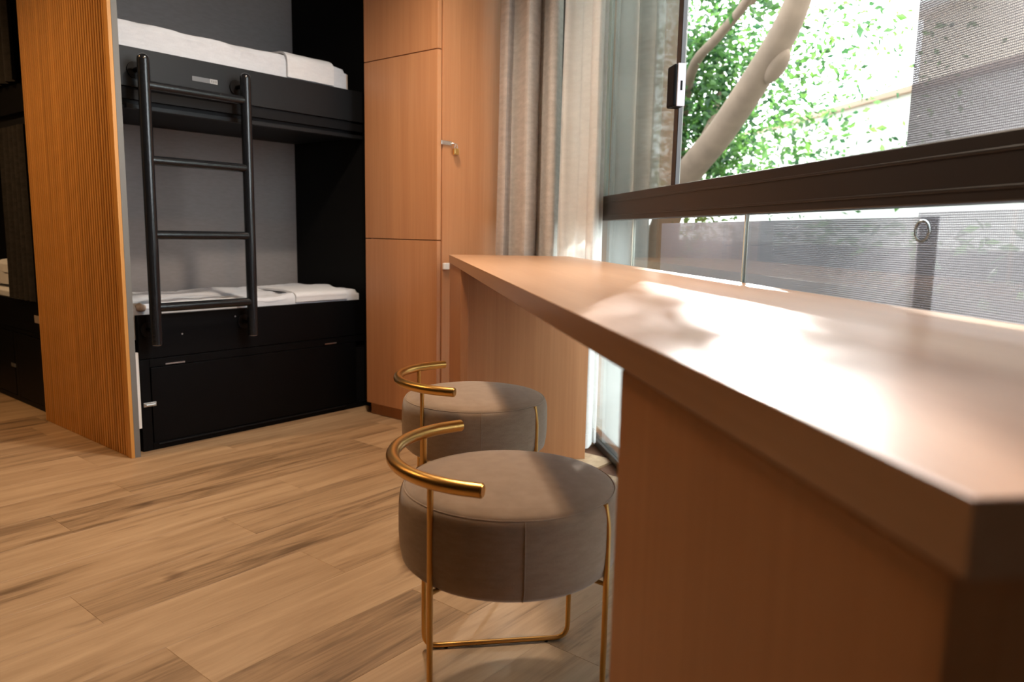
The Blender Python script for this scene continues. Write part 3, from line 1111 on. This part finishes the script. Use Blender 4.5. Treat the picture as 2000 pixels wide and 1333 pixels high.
tp = catmull([tl_(7.9, 2.6, -0.05), tl_(7.88, 2.6, 0.15), tl_(7.2, 2.6, 1.05), tl_(6.64, 2.6, 1.53), tl_(5.95, 2.6, 1.83), tl_(5.34, 2.6, 2.16), tl_(5.0, 2.6, 2.38),
              tl_(4.80, 2.6, 2.60), tl_(4.55, 2.62, 3.1), tl_(4.4, 2.7, 3.9)], 5)
rads = [0.16 - 0.10 * k / (len(tp) - 1) for k in range(len(tp))]
tr_trunk = obj('trunk', tube(tp, rads, 14), M_BARK, tr, True)
kn = bmesh.new()
bmesh.ops.create_icosphere(kn, subdivisions=3, radius=0.085, matrix=Matrix.Translation(tl_(5.13, 2.63, 2.19)) @ Matrix.Rotation(0.55, 4, 'Y') @ Matrix.Diagonal((1.9, 0.8, 0.75, 1)))
obj('burl', kn, M_BARK, tr, True)
for pts, r0, r1 in (
        ([(7.4, 2.8, 0.8), (7.6, 2.9, 1.9), (6.9, 2.7, 2.50), (6.1, 2.6, 2.62), (5.5, 2.55, 2.72), (4.9, 2.5, 3.0), (4.4, 2.4, 3.5)], 0.055, 0.025),
        ([(4.9, 2.6, 2.5), (5.3, 2.8, 3.0), (6.0, 3.0, 3.5), (6.8, 3.2, 3.9)], 0.05, 0.02),
        ([(5.5, 2.6, 2.72), (5.8, 2.5, 3.1), (6.2, 2.4, 3.6)], 0.03, 0.012),
        ([(6.6, 2.6, 1.6), (7.0, 3.0, 2.2), (7.8, 3.4, 2.8)], 0.04, 0.015)):
    pp = catmull([tl_(*p) for p in pts], 5)
    obj('branch', tube(pp, [r0 + (r1 - r0) * k / (len(pp) - 1) for k in range(len(pp))], 10), M_BARK, tr, True)

rnd = random.Random(11)
lv, lf = [], []


def leaf(p, s):
    d = Vector((rnd.uniform(-1, 1), rnd.uniform(-1, 1), rnd.uniform(-0.8, 0.5))).normalized()
    u = d.cross(Vector((rnd.uniform(-1, 1), rnd.uniform(-1, 1), rnd.uniform(0, 1)))).normalized()
    nrm = d.cross(u)
    i = len(lv)
    lv.extend([p, p + d * s * 0.45 + u * s * 0.26 - nrm * s * 0.05, p + d * s, p + d * s * 0.45 - u * s * 0.26 - nrm * s * 0.05,
               p + d * s * 0.45 + nrm * s * 0.04])
    lf.extend([(i, i + 1, i + 4), (i + 1, i + 2, i + 4), (i + 2, i + 3, i + 4), (i + 3, i, i + 4)])


clusters = []
# (a, n, z range) crown regions: dense left of the trunk, roof of leaves above, hanging sprays below right
for _ in range(150):
    clusters.append((rnd.uniform(6.3, 10.5), rnd.uniform(2.3, 5.0), rnd.uniform(1.6, 4.4), 0.22, 22))
for _ in range(170):
    clusters.append((rnd.uniform(7.2, 11.5), rnd.uniform(3.2, 5.6), rnd.uniform(1.3, 5.0), 0.26, 20))
for _ in range(46):
    clusters.append((rnd.uniform(5.4, 7.6), rnd.uniform(2.7, 3.8), rnd.uniform(2.35, 3.6), 0.18, 18))
beam = []
for _ in range(64):
    n_ = rnd.uniform(2.6, 4.4)
    a_ = rnd.uniform(1.2, 2.7) + 2.08 * (n_ - 0.943)
    z_ = rnd.uniform(1.1, 1.75) + 0.83 * (n_ - 0.943)
    if z_ > 2.62 + 0.42 * (n_ - 2.6):
        beam.append((a_, n_, z_, 0.07, 13))
for _ in range(16):
    clusters.append((rnd.uniform(5.2, 6.6), rnd.uniform(2.8, 3.4), rnd.uniform(1.5, 2.1), 0.14, 11))
for _ in range(95):
    clusters.append((rnd.uniform(6.7, 7.5), rnd.uniform(2.62, 3.25), rnd.uniform(1.2, 3.3), 0.13, 22))
for _ in range(80):
    clusters.append((rnd.uniform(6.95, 7.9), rnd.uniform(2.85, 3.4), rnd.uniform(1.6, 2.95), 0.11, 24))


def in_beam(a, n, z):
    k = n - 0.943
    return 1.15 < a - 2.08 * k < 2.62 and 1.0 < z - 0.83 * k < 1.95


for a, n, z, r, cnt in [c for c in clusters if not in_beam(c[0], c[1], c[2]) and not (c[0] > 6.5 and c[1] < 2.75)] + beam:
    c = tl_(a, n, z)
    for _ in range(cnt):
        leaf(c + Vector((rnd.gauss(0, r), rnd.gauss(0, r), rnd.gauss(0, r * 0.7))), rnd.uniform(0.06, 0.11))
me = bpy.data.meshes.new('foliage')
me.from_pydata(lv, [], lf)
me.materials.append(M_LEAF)
fo = bpy.data.objects.new('foliage', me)
link(fo, tr)
fo['kind'] = 'stuff'
# hedge in the courtyard, seen through the lower glass
M_HEDGE = M_LEAF
hd = thing('hedge', 'dark green hedge seen through the lower glass', 'hedge', W(8.2, 3.6, -0.05), AROT)
lv, lf = [], []
for _ in range(5000):
    leaf(Vector((rnd.uniform(-7.5, 5), rnd.uniform(-0.5, 0.5), rnd.uniform(0.15, 1.0 + 0.2 * math.sin(_)))), rnd.uniform(0.08, 0.14))
me = bpy.data.meshes.new('hedge_leaves')
me.from_pydata(lv, [], lf)
me.materials.append(M_HEDGE)
hf = bpy.data.objects.new('hedge_leaves', me)
link(hf, hd)
hf['kind'] = 'stuff'
obj('hedge_stems', box(-7.3, 4.8, -0.25, 0.25, 0.0, 1.0), plain('dark_twigs', (0.05, 0.06, 0.03), 0.95), hd)
